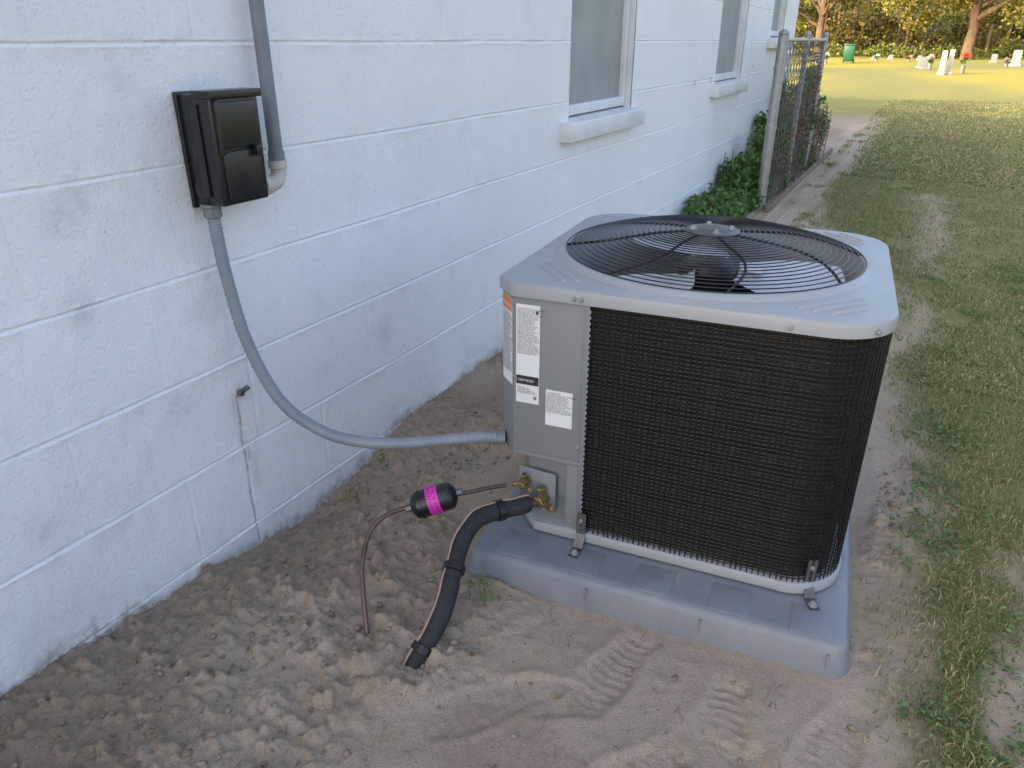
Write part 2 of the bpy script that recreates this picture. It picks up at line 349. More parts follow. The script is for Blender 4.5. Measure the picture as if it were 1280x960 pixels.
# fallen leaves
n=150; px=rng.uniform(-1.35,.9,n); py=rng.uniform(.4,5,n); inp=(np.abs(px+.40)<.47)&(np.abs(py-1.78)<.55); px=px[~inp];py=py[~inp];n=len(px)
v,c=leafq(np.stack([px,py,hgt(px,py)+.004],-1),rng.uniform(.010,.026,n),np.array([.28,.18,.09])*rng.uniform(.5,1.5,(n,1)),.15,.5); quads('fallen_leaves',v,c,m_leaf)
def sprig(name,x,y,k,rad,h):
    px=x+rng.normal(0,rad,k);py=y+rng.normal(0,rad,k); v1,c1=blades(px,py,rng.uniform(h*.5,h,k),np.full(k,.0012),gcol(k,.15)*1.1,.9)
    P=np.stack([px,py,hgt(px,py)+rng.uniform(.2,.9,k)*h],-1); v2,c2=leafq(P,rng.uniform(.01,.022,k),np.array([.12,.22,.05])*rng.uniform(.7,1.4,(k,1)))
    quads(name,np.concatenate([v1,v2]),np.concatenate([c1,c2]),m_leaf)
sprig('weed',-.70,1.15,26,.02,.05); sprig('weed',-1.36,1.46,14,.02,.05); sprig('weed',-1.36,1.62,10,.02,.04); sprig('weed',-1.05,1.66,8,.02,.03)
tw=[]
for i in range(110):
    x=random.uniform(-1.35,.15);y=random.uniform(.4,1.25);a=random.uniform(0,6.3);L=random.uniform(.01,.06)
    p=[]
    for k in range(4):
        xx=x+math.cos(a)*L*k/3;yy=y+math.sin(a)*L*k/3;a+=random.uniform(-.3,.3); p.append((xx,yy,float(hgt(np.array([xx]),np.array([yy]))[0])+.002))
    tw.append((p,False))
wires('dry_twigs',tw,.0007,simple('dry_stalk',(.32,.24,.15),None,30,.8),None,1)
# ---------------------------------------------------------------- house
house=empty('concrete_block_house')
CH=.239; wins=[(3.13,3.92,.88,2.05),(5.62,6.41,.92,2.05),(7.40,7.98,1.22,2.05)]
ys=list(np.arange(-.3,3.1,.008))+list(np.arange(1.10,1.17,.0025)); y=3.1; s=.012
for k in range(-1,14): ys+=[k*.239+o for o in (-.006,-.003,0,.003,.006)]
while y<8.65: ys.append(y); s=min(s*1.03,.04); y+=s
ys+= [8.65]+list(np.arange(-4,-.3,.08))
zs=[]
for k in range(-1,13):
    zs+=[k*CH+o for o in (-.014,-.009,-.0065,-.0045,-.003,-.0015,0,.0015,.003,.0045,.0065,.009,.014,.022,.045,.07,.095,.12,.145,.17,.195)]
for a,b,c_,d_ in wins: ys+=[a,b]; zs+=[c_,d_]
ys=np.unique(np.round(ys,4)); zs=np.unique(np.round(zs,4)); zs=zs[zs<=2.9]
def clean(arr,keep,mn=.0012):
    out=[arr[0]]
    for q in arr[1:]:
        if q-out[-1]>mn: out.append(q)
        elif any(abs(q-kk)<1e-5 for kk in keep): out[-1]=q
    return np.array(out)
ys=clean(ys,[q for w_ in wins for q in w_[:2]]); zs=clean(zs,[q for w_ in wins for q in w_[2:]])
YY,ZZ=np.meshgrid(ys,zs,indexing='ij')
zz=ZZ+.0025*(fbm(YY*3.2,ZZ*0+3,51,4)-.5)*2; kz=np.round(zz/CH); dz=zz-kz*CH
row=np.floor(zz/CH); yo=(row%2)*.239; ky=np.round((YY-yo)/.478); dy=YY-yo-ky*.478+.003*(vn(row*3.3+ky*1.7,ky*5.1,3)-.5)+.002*(fbm(ZZ*20,ky*3.3,59,2)-.5)
jn=np.clip(.1+2.0*(fbm(YY*9,kz*7.7,52,4)-.25),.3,1.5)
D=-.0062*np.exp(-(dz/.0028)**2)*jn+.0018*np.exp(-((dz+.0065)/.003)**2)*sst(.45,.6,fbm(YY*18,kz*3.1,53,3))+.0010*np.exp(-((dz-.006)/.003)**2)*sst(.45,.6,fbm(YY*15,kz*4.1,58,3))
D+=-.0030*np.exp(-(dy/.0035)**2)*np.clip(1.6*(vn(row*5.5,ky*2.2,7)-.15),0,1)*(.4+fbm(ZZ*15,ky*2.1+row,60,2))
D+=(fbm(YY*14,ZZ*14,54,4)-.5)*.0036+(fbm(YY*60,ZZ*60,55,3)-.5)*.0030
crack=np.exp(-((YY-(1.142+.006*(fbm(ZZ*12,ZZ*0,57,3)-.5)*2-.012*(.39-ZZ)))/.0032)**2)*(1-sst(.37,.40,ZZ)); D+=-.003*crack
red=0*YY
for cy_,cz_,r_,a_ in ((.811,.719,.035,.5),(.98,.421,.03,.55),(.818,.899,.035,.45),(.86,.92,.03,.4),(1.11,.64,.05,.3),(1.75,.35,.04,.4),(1.0,1.13,.03,.3),(.62,.30,.03,.5)):
    red=np.maximum(red,a_*np.exp(-(((YY-cy_)/r_)**2+((ZZ-cz_)/(r_*1.1))**2)))
gline=hgt(np.full_like(YY,WX+.02),YY)
hh=ZZ-gline; nb=fbm(YY*6,ZZ*4,61,4)
dirt=np.clip(1-sst(.0,.02+.10*(nb-.35),hh),0,1)*.9+.10*(1-sst(.02,.10,hh-.25*(nb-.5)))
red=np.maximum(red,.16*(1-sst(.03,.20,hh-.3*(nb-.5))))
dirt=np.maximum(dirt,crack*.9); dirt=np.maximum(dirt,.9*np.exp(-(((YY-1.148)/.022)**2+((ZZ-.392)/.010)**2)))
dirt=np.maximum(dirt,.4*np.exp(-((YY-1.15)/.03)**2)*sst(.0,.1,ZZ)*(1-sst(.36,.4,ZZ))*sst(.45,.6,fbm(YY*20,ZZ*5,62)))
ny_,nz_=YY.shape; idx=np.arange(ny_*nz_).reshape(ny_,nz_)
F=np.stack([idx[:-1,:-1],idx[1:,:-1],idx[1:,1:],idx[:-1,1:]],-1); yc=(YY[:-1,:-1]+YY[1:,1:])/2; zc=(ZZ[:-1,:-1]+ZZ[1:,1:])/2
keep=np.ones(yc.shape,bool)
for a,b,c_,d_ in wins: keep&=~((yc>a)&(yc<b)&(zc>c_)&(zc<d_))
fast_mesh('block_wall',np.stack([(WX+D).ravel(),YY.ravel(),ZZ.ravel()],-1),F[keep],m_wall,house,{'Dirt':np.stack([red.ravel(),np.clip(dirt,0,1).ravel(),0*red.ravel()],-1)},True)
for nm,a in (('back_wall',(-9.0,-8.8,-4,8.65,-.3,2.9)),('end_wall',(-8.8,WX-.08,8.45,8.65,-.3,2.9)),('end_wall_near',(-8.8,WX-.08,-4,-3.8,-.3,2.9))):
    bx(nm,*a,m_white,0,house)
bx('corner_return',WX-.08,WX-.004,8.50,8.65,-.3,2.9,m_white,0,house)
v=[(-9.3,-4.3,2.9),(WX+.25,-4.3,2.9),(WX+.25,8.95,2.9),(-9.3,8.95,2.9),(-5.2,-4.3,4.0),(-5.2,8.95,4.0),(-9.3,-4.3,3.0),(WX+.25,-4.3,3.0),(WX+.25,8.95,3.0),(-9.3,8.95,3.0)]
mesh_py('roof',v,[(0,1,2,3),(1,7,8,2),(7,4,5,8),(4,6,9,5),(0,3,9,6),(0,6,4,7,1),(2,8,5,9,3)],m_roof,house)
for i,(a,b,c_,d_) in enumerate(wins):
    x0=WX-.085; e=.002
    bx(f'reveal_near_{i}',x0,WX-.004,a-.02,a+.012,c_-.02,d_+.02,m_white,.002,house); bx(f'reveal_far_{i}',x0,WX-.004,b-.012,b+.02,c_-.02,d_+.02,m_white,.002,house)
    bx(f'reveal_top_{i}',x0,WX-.005,a+.0125,b-.0125,d_-.012,d_+.02,m_white,.002,house)
    bx(f'frame_near_{i}',WX-.07,WX-.028,a+.013,a+.05,c_+.01,d_-.013,m_white,.004,house); bx(f'frame_far_{i}',WX-.07,WX-.028,b-.05,b-.013,c_+.01,d_-.013,m_white,.004,house)
    bx(f'frame_bottom_{i}',WX-.07,WX-.03,a+.051,b-.051,c_+.01,c_+.055,m_white,.004,house); bx(f'frame_mid_{i}',WX-.068,WX-.032,a+.051,b-.051,(c_+d_)/2+.1,(c_+d_)/2+.14,m_white,.004,house)
    bx(f'screen_{i}',WX-.058,WX-.052,a+.04,b-.04,c_+.04,d_-.02,m_screen,0,house)
    def tp(bm,c_=c_):
        for vv in bm.verts:
            if vv.co.x>WX and vv.co.z>c_-.05: vv.co.z-=.014
    bx(f'sill_{i}',WX-.09,WX+.055,a-.08,b+.08,c_-.088,c_+.008,m_white,.006,house,2,tp)
# ---------------------------------------------------------------- disconnect box
box=empty('electrical_disconnect_box',(WX,1.18,.98))
def B(nm,a,b,c,d_,e,f,mat=m_blkp,bev=.004,tp=None): return bx(nm,a,b,c,d_,e,f,mat,bev,box,3,tp)
def tpb(bm):
    for vv in bm.verts:
        if vv.co.z<0 and vv.co.x>.03: vv.co.x-=.006
B('enclosure_base',.004,.062,-.062,.062,-.112,.118,tp=tpb)
B('base_flange',.002,.012,-.068,.068,-.118,.122,bev=.002)
def tpc(bm):
    for vv in bm.verts:
        if vv.co.z<0: vv.co.x-=.004
B('cover_shell',.0625,.108,-.066,.066,-.108,.122,tp=tpc,bev=.006)
B('cover_rain_lip',.06,.118,-.070,.070,.110,.126,bev=.003)
B('door_panel',.1085,.1135,-.056,.052,.012,.104,bev=.002)
B('door_lower',.105,.110,-.052,.050,-.098,.004,bev=.002)
B('door_hinge',.104,.119,-.060,-.050,.0,.108,bev=.003)
B('padlock_tab',.108,.124,.030,.044,-.010,.012,bev=.002)
B('side_rib',.050,.070,-.0705,-.0665,-.09,.10,bev=.001)
B('side_clip',.036,.056,-.069,-.062,-.02,.02,bev=.002)
for r_,y_ in ((.019,-.0640),(.012,-.0655)): lathe('knockout',(.034,-.060,-.078),(.034,-.08,-.078),[(0,r_),(-y_-.060,r_),(-y_-.060+.0008,r_-.002)],m_blkp,box,32)
cyl('warning_wire',(.08,.064,.05),(.075,.085,.048),.0015,m_blk,box,8); cyl('warning_wire_b',(.08,.064,.042),(.073,.085,.040),.0015,m_blk,box,8)
# rigid conduit
rc=empty('electrical_conduit')
P=[(-1.371,1.345,2.9),(-1.371,1.345,.935)]
sweep('pvc_pipe',[P[0],(-1.372,1.345,2.0),(-1.371,1.345,1.3),P[1]],lambda i,s:.0165,m_pvc,rc,24)
lathe('coupling',(-1.371,1.345,.96),(-1.371,1.345,.93),[(0,.0168),(0,.019),(.03,.0195),(.03,.017)],m_pvc,rc,28)
el=[(-1.371,1.345,.93)]+[(-1.371,1.345-.03*(1-math.cos(a)),.915-.03*math.sin(a)) for a in np.linspace(0,math.pi/2,8)]+[(-1.371,1.244,.885)]
sweep('elbow',el,lambda i,s:.0185,m_tan,rc,28)
lathe('elbow_collar_top',(-1.371,1.345,.938),(-1.371,1.345,.918),[(0,.019),(0,.022),(.018,.022),(.02,.019)],m_tan,rc,28)
lathe('elbow_collar_side',(-1.371,1.308,.885),(-1.371,1.25,.885),[(0,.019),(0,.022),(.02,.022),(.022,.019)],m_tan,rc,28)
bx('strap',-1.4105,-1.352,1.320,1.370,1.62,1.645,m_gal,.003,rc)
# flexible conduit
fc=empty('flexible_conduit')
fp=crom([(-1.368,1.130,.868),(-1.366,1.130,.80),(-1.362,1.134,.697),(-1.34,1.144,.538),(-1.28,1.162,.394),(-1.19,1.193,.318),(-1.09,1.223,.297),(-.99,1.262,.300),(-.90,1.318,.306),(-.835,1.365,.308),(-.79,1.390,.307)],34)
sweep('ribbed_hose',fp,lambda i,s:.0142+.0008*math.sin(s*2*math.pi/.0075),m_flex,fc,20)
lathe('box_connector',(-1.368,1.13,.872),(-1.368,1.13,.84),[(0,.024),(.006,.024),(.008,.020),(.028,.020),(.032,.016)],m_pvc,fc,8,20)
lathe('unit_connector',(-.775,1.398,.307),(-.82,1.374,.307),[(0,.019),(.006,.019),(.008,.0165),(.018,.0165),(.020,.0145)],m_pvc,fc,8,20)
st=empty('wall_pipe_stub',(WX,1.148,.392)); cyl('stub',(-.01,0,0),(.018,0,.0),.008,m_bracket,st,16); cyl('stub_side',(.010,.004,.001),(.012,.026,.006),.006,m_bracket,st,12)
lathe('mortar_collar',(-.004,0,0),(.01,0,0),[(0,.018),(.005,.014),(.008,.009)],m_tan,st,14)
# ---------------------------------------------------------------- pad
padE=empty('equipment_pad',(-.417,1.793,0),R(5.5))
def padmesh():
    x0,x1,y0,y1=-.425,.437,-.523,.42
    prof=[(.012,-.03),(.012,.005),(.0,.058),(-.004,.068),(-.012,.0735),(-.03,.0745)]
    rings=[]
    def loop(o,z,r=.03):
        L=[]
        for cx_,cy_,a0 in ((x0+r,y0+r,180),(x1-r,y0+r,270),(x1-r,y1-r,0),(x0+r,y1-r,90)):
            for a in np.linspace(a0,a0+90,7):
                L.append((cx_+(r+o)*math.cos(R(a)),cy_+(r+o)*math.sin(R(a)),z))
        return L
    v=[];f=[]
    for o,z in prof: rings.append(loop(o,z))
    n=len(rings[0])
    for r_ in rings: v+=r_
    for j in range(len(rings)-1):
        for i in range(n): k=(i+1)%n; f.append((j*n+i,j*n+k,(j+1)*n+k,(j+1)*n+i))
    f.append(tuple((len(rings)-1)*n+i for i in range(n)))
    mesh_py('pad_body',v,f,m_pad,padE,40)
padmesh()
for i,xx in enumerate((-.36,-.19,-.02,.15,.32)):
    bx(f'pad_step_{i}',xx,xx+.085,-.505,-.415,.0735,.0765,m_pad,.0012,padE)
for i,xx in enumerate(np.linspace(-.38,.40,4)):
    bx(f'side_rib_{i}',xx-.002,xx+.002,-.532,-.5245,.005,.055,m_pad,.001,padE)
# ---------------------------------------------------------------- condenser
ac=empty('air_conditioner_condenser',(-.417,1.793,0),R(5.5))
HX,HY=.412,.398
def arc(cx_,cy_,r,a0,a1,n=12): return [(cx_+r*math.cos(R(a)),cy_+r*math.sin(R(a))) for a in np.linspace(a0,a1,n)]
def coilpath(i,r=.13):
    hx,hy=HX-i,HY-i; rr=r-i
    return [(-.186,-hy),(-.05,-hy),(.1,-hy),(.2,-hy)]+arc(hx-rr,-hy+rr,rr,-90,0)+[(hx,-.15),(hx,0),(hx,.15)]+arc(hx-rr,hy-rr,rr,0,90)+[(.1,hy),(-.1,hy)]+arc(-hx+rr,hy-rr,rr,90,180)+[(-hx,.2)]
def outline(i,r=.13):
    hx,hy=HX-i,HY-i
    return [(-.362+.41*i,-hy),(-.2,-hy),(0,-hy),(.2,-hy)]+arc(hx-r+i,-hy+r-i,r-i,-90,0)+arc(hx-r+i,hy-r+i,r-i,0,90)+arc(-hx+r-i,hy-r+i,r-i,90,180)+[(-hx,-.348+.41*i)]
def rayR(poly,th):
    dx,dy=math.cos(th),math.sin(th); best=0
    for i in range(len(poly)):
        x1,y1=poly[i];x2,y2=poly[(i+1)%len(poly)]; ex,ey=x2-x1,y2-y1; den=dx*ey-dy*ex
        if abs(den)<1e-9: continue
        t=(x1*ey-y1*ex)/den; u=(x1*dy-y1*dx)/den
        if t>0 and -1e-6<=u<=1+1e-6: best=max(best,t)
    return best
N=360; o0=outline(0); RR=[rayR(o0,2*math.pi*i/N) for i in range(N)]
rows=[(-.014,.690,0),(0,.690,0),(0,.711,0),(-.0025,.717,0),(-.008,.7205,0),(.374,.7245,1),(.370,.7275,1),(.366,.7335,1),(.362,.7355,1),(.352,.7355,1),(.347,.732,1),(.345,.725,1),(.343,.55,1)]
v=[];f=[]
for o,z,c_ in rows:
    for i in range(N):
        a=2*math.pi*i/N; r_=o if c_ else RR[i]+o; v.append((r_*math.cos(a),r_*math.sin(a),z))
for j in range(len(rows)-1):
    for i in range(N): k=(i+1)%N; f.append((j*N+i,j*N+k,(j+1)*N+k,(j+1)*N+i))
mesh_py('top_cover',v,f,m_cap,ac,30)
for q,a in enumerate((45,135,225,315)):
    for j,(rr_,hl) in enumerate(((.402,.085),(.427,.07),(.452,.045))):
        if q==2 and j==2: continue
        cx_,cy_=rr_*math.cos(R(a)),rr_*math.sin(R(a)); tx,ty=-math.sin(R(a)),math.cos(R(a)); nx_,ny_2=math.cos(R(a)),math.sin(R(a))
        v=[];f=[];m=24
        for (sc_,zz_) in ((1,.7205),(.75,.7255),(.4,.727)):
            for k in range(m):
                th=2*math.pi*k/m; lx=math.cos(th)*.0065*sc_; ly=math.sin(th)*.0065*sc_+(hl-.0065 if math.sin(th)>=0 else -(hl-.0065))
                v.append((cx_+nx_*lx+tx*ly,cy_+ny_2*lx+ty*ly,zz_))
        for jj in range(2):
            for k in range(m): kk=(k+1)%m; f.append((jj*m+k,jj*m+kk,(jj+1)*m+kk,(jj+1)*m+k))
        f.append(tuple(2*m+k for k in range(m))); mesh_py(f'cover_rib_{q}_{j}',v,f,m_cap,ac,60)
# coil
cp=coilpath(.026); v=[(x,y,z) for z in (.10,.69) for x,y in cp]; n=len(cp)
mesh_py('coil',v,[(i,i+1,n+i+1,n+i) for i in range(n-1)],m_coil,ac,60)
def resamp(path,step):
    P=[Vector(p) for p in path]; out=[];carry=0
    for a,b in zip(P[:-1],P[1:]):
        L=(b-a).length; s=carry
        while s<L: out.append(a+(b-a)*(s/L)); s+=step
        carry=s-L
    return out
gp=coilpath(.010); spl=[]
fine=resamp(gp,.02)
for j in range(60):
    z=.116+j*.00965; ph=random.uniform(0,6)
    spl.append(([(p.x,p.y,z+.0007*math.sin(k*.55+ph)+.0005*math.sin(k*1.7+ph*2)) for k,p in enumerate(fine)],False))
wires('guard_wires_horizontal',spl,.0013,m_blk,ac,1)
spl=[]
for k,p in enumerate(resamp(coilpath(.006),.0125)):
    w1=random.uniform(-.001,.001)
    spl.append(([(p.x+w1+.0012*math.sin(z*30+k)*(abs(p.y)>.38),p.y,z) for z in np.linspace(.104,.692,16)],False))
wires('guard_wires_vertical',spl,.0016,m_blk,ac,1)
# control panel corner
prism('control_panel',[(-.404,.2),(-.404,-.345),(-.359,-.390),(-.186,-.390),(-.186,-.366),(-.34,-.366),(-.38,-.33),(-.38,.2)],.287,.6895,m_panel,ac,.0015)
prism('valve_panel',[(-.345,.2),(-.345,-.335),(-.33,-.355),(-.222,-.366),(-.222,-.3895),(-.188,-.3895),(-.188,-.35),(-.31,-.33),(-.32,.2)],.105,.2865,m_panel,ac,.0012)
prism('left_side_panel',[(-.404,.30),(-.404,.201),(-.38,.201),(-.38,.30)],.105,.689,m_panel,ac,.001)
prism('lower_side_panel',[(-.404,.2),(-.404,-.20),(-.346,-.30),(-.346,.2)],.108,.286,m_panel,ac,.001)
bx('panel_lower_lip',-.357,-.186,-.3925,-.3905,.289,.300,m_panel,.0008,ac)
bx('coil_edge_channel',-.191,-.181,-.3935,-.3905,.108,.6895,m_panel,.0008,ac)
for z in np.linspace(.125,.675,42): bx('edge_tab',-.1808,-.1785,-.393,-.390,z-.003,z+.003,m_cap,0,ac)
bp=[(-.30,-.397),(0,-.397),(.28,-.397)]+arc(HX-.13,-HY+.13,.131,-88,-2)+arc(HX-.13,HY-.13,.131,2,88)+arc(-HX+.13,HY-.13,.131,92,178)+[(-.411,-.24),(-.35,-.345)]
prism('base_pan',bp,.080,.108,m_cap,ac,.004)
for i,(a,b) in enumerate(((-.3,-.3),(.3,-.3),(.3,.3),(-.3,.3))): cyl(f'foot_{i}',(a,b,.072),(a,b,.081),.03,m_dark,ac)
# interior
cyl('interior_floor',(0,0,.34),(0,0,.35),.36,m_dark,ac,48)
lathe('fan_motor',(0,0,.56),(0,0,.72),[(0,.065),(.01,.072),(.13,.072),(.145,.06),(.15,.035)],m_blkp,ac,40)
for b_ in range(3):
    a0=R(-8+120*b_); v=[];f=[];nr,na=14,16
    for i in range(nr+1):
        r_=.075+.245*i/nr; w_=R(20+14*math.sin(math.pi*min(1,i/nr*.9+.1))); sk=R(8)*(i/nr)
        for j in range(na+1):
            s_=j/na-.5; a=a0+sk+s_*2*w_; v.append((r_*math.cos(a),r_*math.sin(a),.682+s_*(.030)+.008*(s_*2)**2-.01*i/nr))
    for i in range(nr):
        for j in range(na): k=i*(na+1)+j; f.append((k,k+1,k+na+2,k+na+1))
    mesh_py(f'fan_blade_{b_}',v,f,m_alu,ac,60)
bx('blade_label',.08,.13,-.02,.025,.6935,.6945,m_lab,0,ac)
# fan guard
def gz(r): q=r/.352; return .737+.047*(1-q**2.6)
spl=[]
nrings=22
for j in range(nrings):
    r_=.072+(.352-.072)*j/(nrings-1); z=gz(r_)
    spl.append(([(r_*math.cos(a),r_*math.sin(a),z) for a in np.linspace(0,2*math.pi,97)[:-1]],True))
wires('fan_guard_rings',spl,.0014,m_blk,ac,2)
spl=[]
for k in range(8):
    a0=R(22+45*k)
    pts=[]
    for i in range(21):
        q=i/20; r_=.05+(.362-.05)*q; a=a0+.20*math.sin(q*math.pi*1.3)*q; pts.append((r_*math.cos(a),r_*math.sin(a),gz(min(r_,.352))-.0035-(.004 if r_>.352 else 0)))
    spl.append((pts,False))
wires('fan_guard_spokes',spl,.0034,m_blk,ac,2)
lathe('fan_guard_hub',(0,0,.778),(0,0,.79),[(0,.058),(.002,.066),(.005,.066),(.007,.060),(.0085,.035),(.010,.030)],m_bracket,ac,40)
for k in range(4):
    a=R(20+90*k); cyl(f'hub_bolt_{k}',(.046*math.cos(a),.046*math.sin(a),.784),(.046*math.cos(a),.046*math.sin(a),.793),.0065,m_gal,ac,6)
    cyl(f'hub_washer_{k}',(.046*math.cos(a),.046*math.sin(a),.784),(.046*math.cos(a),.046*math.sin(a),.7868),.0105,m_gal,ac,20)
def screw(nm,x,y,z,nxn,nyn): 
    o=lathe(nm,(x,y,z),(x+nxn*.006,y+nyn*.006,z),[(0,.0062),(.0012,.0062),(.0012,.0042),(.0042,.0042),(.005,.0032)],m_gal,ac,12); return o
for i,(x,z) in enumerate(((-.20,.701),(-.216,.701),(.22,.701),(-.196,.34),(-.206,.13),(-.196,.27))):
    screw(f'screw_{i}',x,-.398 if z>.695 else -.3905,z,0,-1)
screw('screw_corner',.3745,-.3615,.701,.6,-.8)
# brackets
def bracket(nm,x,y,z0,lean,nxn=0,nyn=-1):
    e=bpy.data.objects.new(nm,None); link(e,ac); e.location=(x,y,0); e.rotation_euler=(0,0,math.atan2(nyn,nxn)+math.pi/2)
    w_=.0115
    pr=[(-.003,.165),(-.003,.105),(-.024,.0775),(-.060,.0775)]
    v=[];f=[]
    for (yy,zz_) in pr:
        v+=[(-w_,yy,zz_),(w_,yy,zz_)]
    for (yy,zz_) in pr: v+=[(-w_,yy-.002,zz_+.0022),(w_,yy-.002,zz_+.0022)]
    for i in range(3):
        f.append((2*i,2*i+1,2*i+3,2*i+2)); f.append((8+2*i,8+2*i+2,8+2*i+3,8+2*i+1)); f.append((2*i,2*i+2,8+2*i+2,8+2*i)); f.append((2*i+1,8+2*i+1,8+2*i+3,2*i+3))
    f+=[(0,8,9,1),(6,7,15,14)]
    mesh_py('strap',v,f,m_bracket,e,20)
    cyl('bolt_head',(0,-.048,.0795),(0,-.048,.089),.0062,m_gal,e,6); cyl('washer',(0,-.048,.0795),(0,-.048,.0815),.010,m_gal,e,20)
    cyl('upper_bolt',(0,-.005,.148),(0,-.011,.148),.0055,m_gal,e,6)
    for z in (.118,.132): cyl('slot',(0,-.0045,z),(0,-.0056,z),.003,m_dark,e,12)
bracket('hold_down_bracket_a',-.176,-.397,0,0); bracket('hold_down_bracket_b',.345,-.368,0,0,.35,-.94)
# labels
def text(nm,body,size,loc,rot,mat,parent=ac):
    cu=bpy.data.curves.new(nm,'FONT'); cu.body=body; cu.size=size; cu.space_line=.85; cu.materials.append(mat); o=bpy.data.objects.new(nm,cu); o.location=loc; o.rotation_euler=rot; return link(o,parent)
words='UNIT VOLTS PHASE HERTZ FACTORY CHARGED SYSTEM TEST PRESSURE HIGH LOW SIDE FAN MOTOR COMPRESSOR AMPS MIN CIRCUIT MAX FUSE OUTDOOR USE DESIGN 208/230 60HZ 14.9 450 PSI 250 R 1.0'.split()
def lines(n,w_):
    o=[]
    for i in range(n):
        s=''
        while len(s)<w_: s+=random.choice(words)+' '
        o.append(s[:w_-random.randint(0,w_//3)])
    return '\n'.join(o)
FY=-.3905
bx('rating_label',-.352,-.295,FY-.0012,FY-.0002,.431,.672,m_lab,0,ac)
text('rating_text',lines(25,20),.0052,(-.349,FY-.0015,.660),(R(90),0,0),m_ink)
bx('rating_band',-.351,-.296,FY-.0018,FY-.0013,.478,.500,m_ink,0,ac)
text('band_text','CERTIFIED',.0085,(-.347,FY-.0021,.486),(R(90),0,0),m_lab)
for i,(x,z) in enumerate(((-.305,.652),(-.309,.442))):
    for a in range(7):
        for b_ in range(7):
            if random.random()<.55: bx('code_cell',x+a*.0012,x+a*.0012+.0012,FY-.0017,FY-.0013,z+b_*.0012,z+b_*.0012+.0012,m_ink,0,ac)
text('rating_foot',lines(4,16),.005,(-.349,FY-.0015,.468),(R(90),0,0),m_ink)
bx('service_label',-.278,-.213,FY-.0012,FY-.0002,.384,.475,m_lab,0,ac)
text('service_text','   ATTENTION\n'+lines(11,24),.0052,(-.276,FY-.0015,.466),(R(90),0,0),m_ink)
ce=bpy.data.objects.new('warning_label',None); link(ce,ac); ce.location=(-.3815,-.3675,0); ce.rotation_euler=(0,0,R(-45))
bx('label_sheet',-.027,.027,-.0018,-.0008,.47,.68,m_lab,0,ce); bx('label_header',-.0265,.0265,-.0024,-.0019,.648,.679,m_orange,0,ce)
text('label_title','WARNING',.0105,(-.023,-.0028,.657),(R(90),0,0),m_lab,ce); text('label_text',lines(33,19),.0052,(-.025,-.0022,.640),(R(90),0,0),m_ink,ce)
# service valves (world coordinates)
val=empty('service_valve')
def vlv(x,y,z,s,outdir):
    o=Vector((x,y,z)); od=Vector(outdir).normalized()
    cyl('valve_body',o+Vector((.004,.04,0)),o-Vector((0,.012,0)),.013*s,m_brass,val,24)
    cyl('valve_hex',o-Vector((0,.008,0)),o-Vector((0,.024,0)),.0155*s,m_brass,val,6)
    cyl('valve_stem_cap',o+Vector((0,0,.006)),o+Vector((0,-.004,.034*s)),.0105*s,m_brass,val,6)
    cyl('valve_outlet',o,o+od*.045*s,.0095*s,m_brass,val,20)
    cyl('charge_port',o+Vector((.008,-.01,-.002)),o+Vector((.034*s,-.026,.002)),.0065*s,m_brass,val,16)
    cyl('port_cap',o+Vector((.028*s,-.022,.001)),o+Vector((.044*s,-.031,.004)),.0085*s,m_brass,val,10)
vlv(-.706,1.372,.212,.72,(-.8,-.9,.05)); vlv(-.660,1.372,.176,1.1,(-.45,-.9,.02))
bx('valve_plate',-.73,-.63,1.387,1.394,.135,.245,m_panel,.002,val)
# filter drier
fd=empty('filter_drier')
a=Vector((-.900,1.173,.196)); b=Vector((-.821,1.231,.224)); ax=(b-a).normalized(); a0=a-ax*.0; L=(b-a).length
lathe('shell',a0,b,[(-.006,.008),(-.004,.016),(.004,.029),(.010,.0325),(.016,.0335),(L-.016,.0335),(L-.010,.0325),(L-.004,.029),(L+.004,.016),(L+.006,.008)],m_blkp,fd,48,50)
lathe('seam',a0,b,[(.018,.0334),(.018,.0352),(.022,.0352),(.022,.0334)],m_blkp,fd,48)
lathe('label_band',a0,b,[(.038,.0334),(.038,.0339),(.066,.0339),(.066,.0334)],m_pink,fd,48)
cyl('flare_nut_in',b+ax*.004,b+ax*.020,.009,m_bracket,fd,6); cyl('flare_nut_out',a-ax*.020,a-ax*.004,.009,m_bracket,fd,6)
qd=ax.to_track_quat('Z','Y'); v=[];f=[]
for th0 in np.arange(0,6.2,.20):
    for row_,(t0,t1) in enumerate(((.043,.049),(.054,.060))):
        if random.random()<.75:
            k0=len(v)
            for th_,tt in ((th0,t0),(th0+.07,t0),(th0+.07,t1),(th0,t1)): v.append(a0+ax*tt+qd@Vector((.03415*math.cos(th_),.03415*math.sin(th_),0)))
            f.append((k0,k0+1,k0+2,k0+3))
mesh_py('label_print',v,f,m_ink,fd)
# liquid line
ll=empty('refrigerant_line')
sweep('tube_in',crom([(-.738,1.336,.214),(-.77,1.30,.216),(-.80,1.252,.221),tuple(b+ax*.006)],10),lambda i,s:.0052,m_copper,ll,14)
sweep('tube_down',crom([tuple(a-ax*.006),(-.925,1.152,.192),(-.945,1.12,.187),(-.955,1.075,.168),(-.930,1.01,.128),(-.895,.965,.070),(-.868,.935,.02),(-.855,.92,-.03)],10),lambda i,s:.0056,m_copper,ll,14)
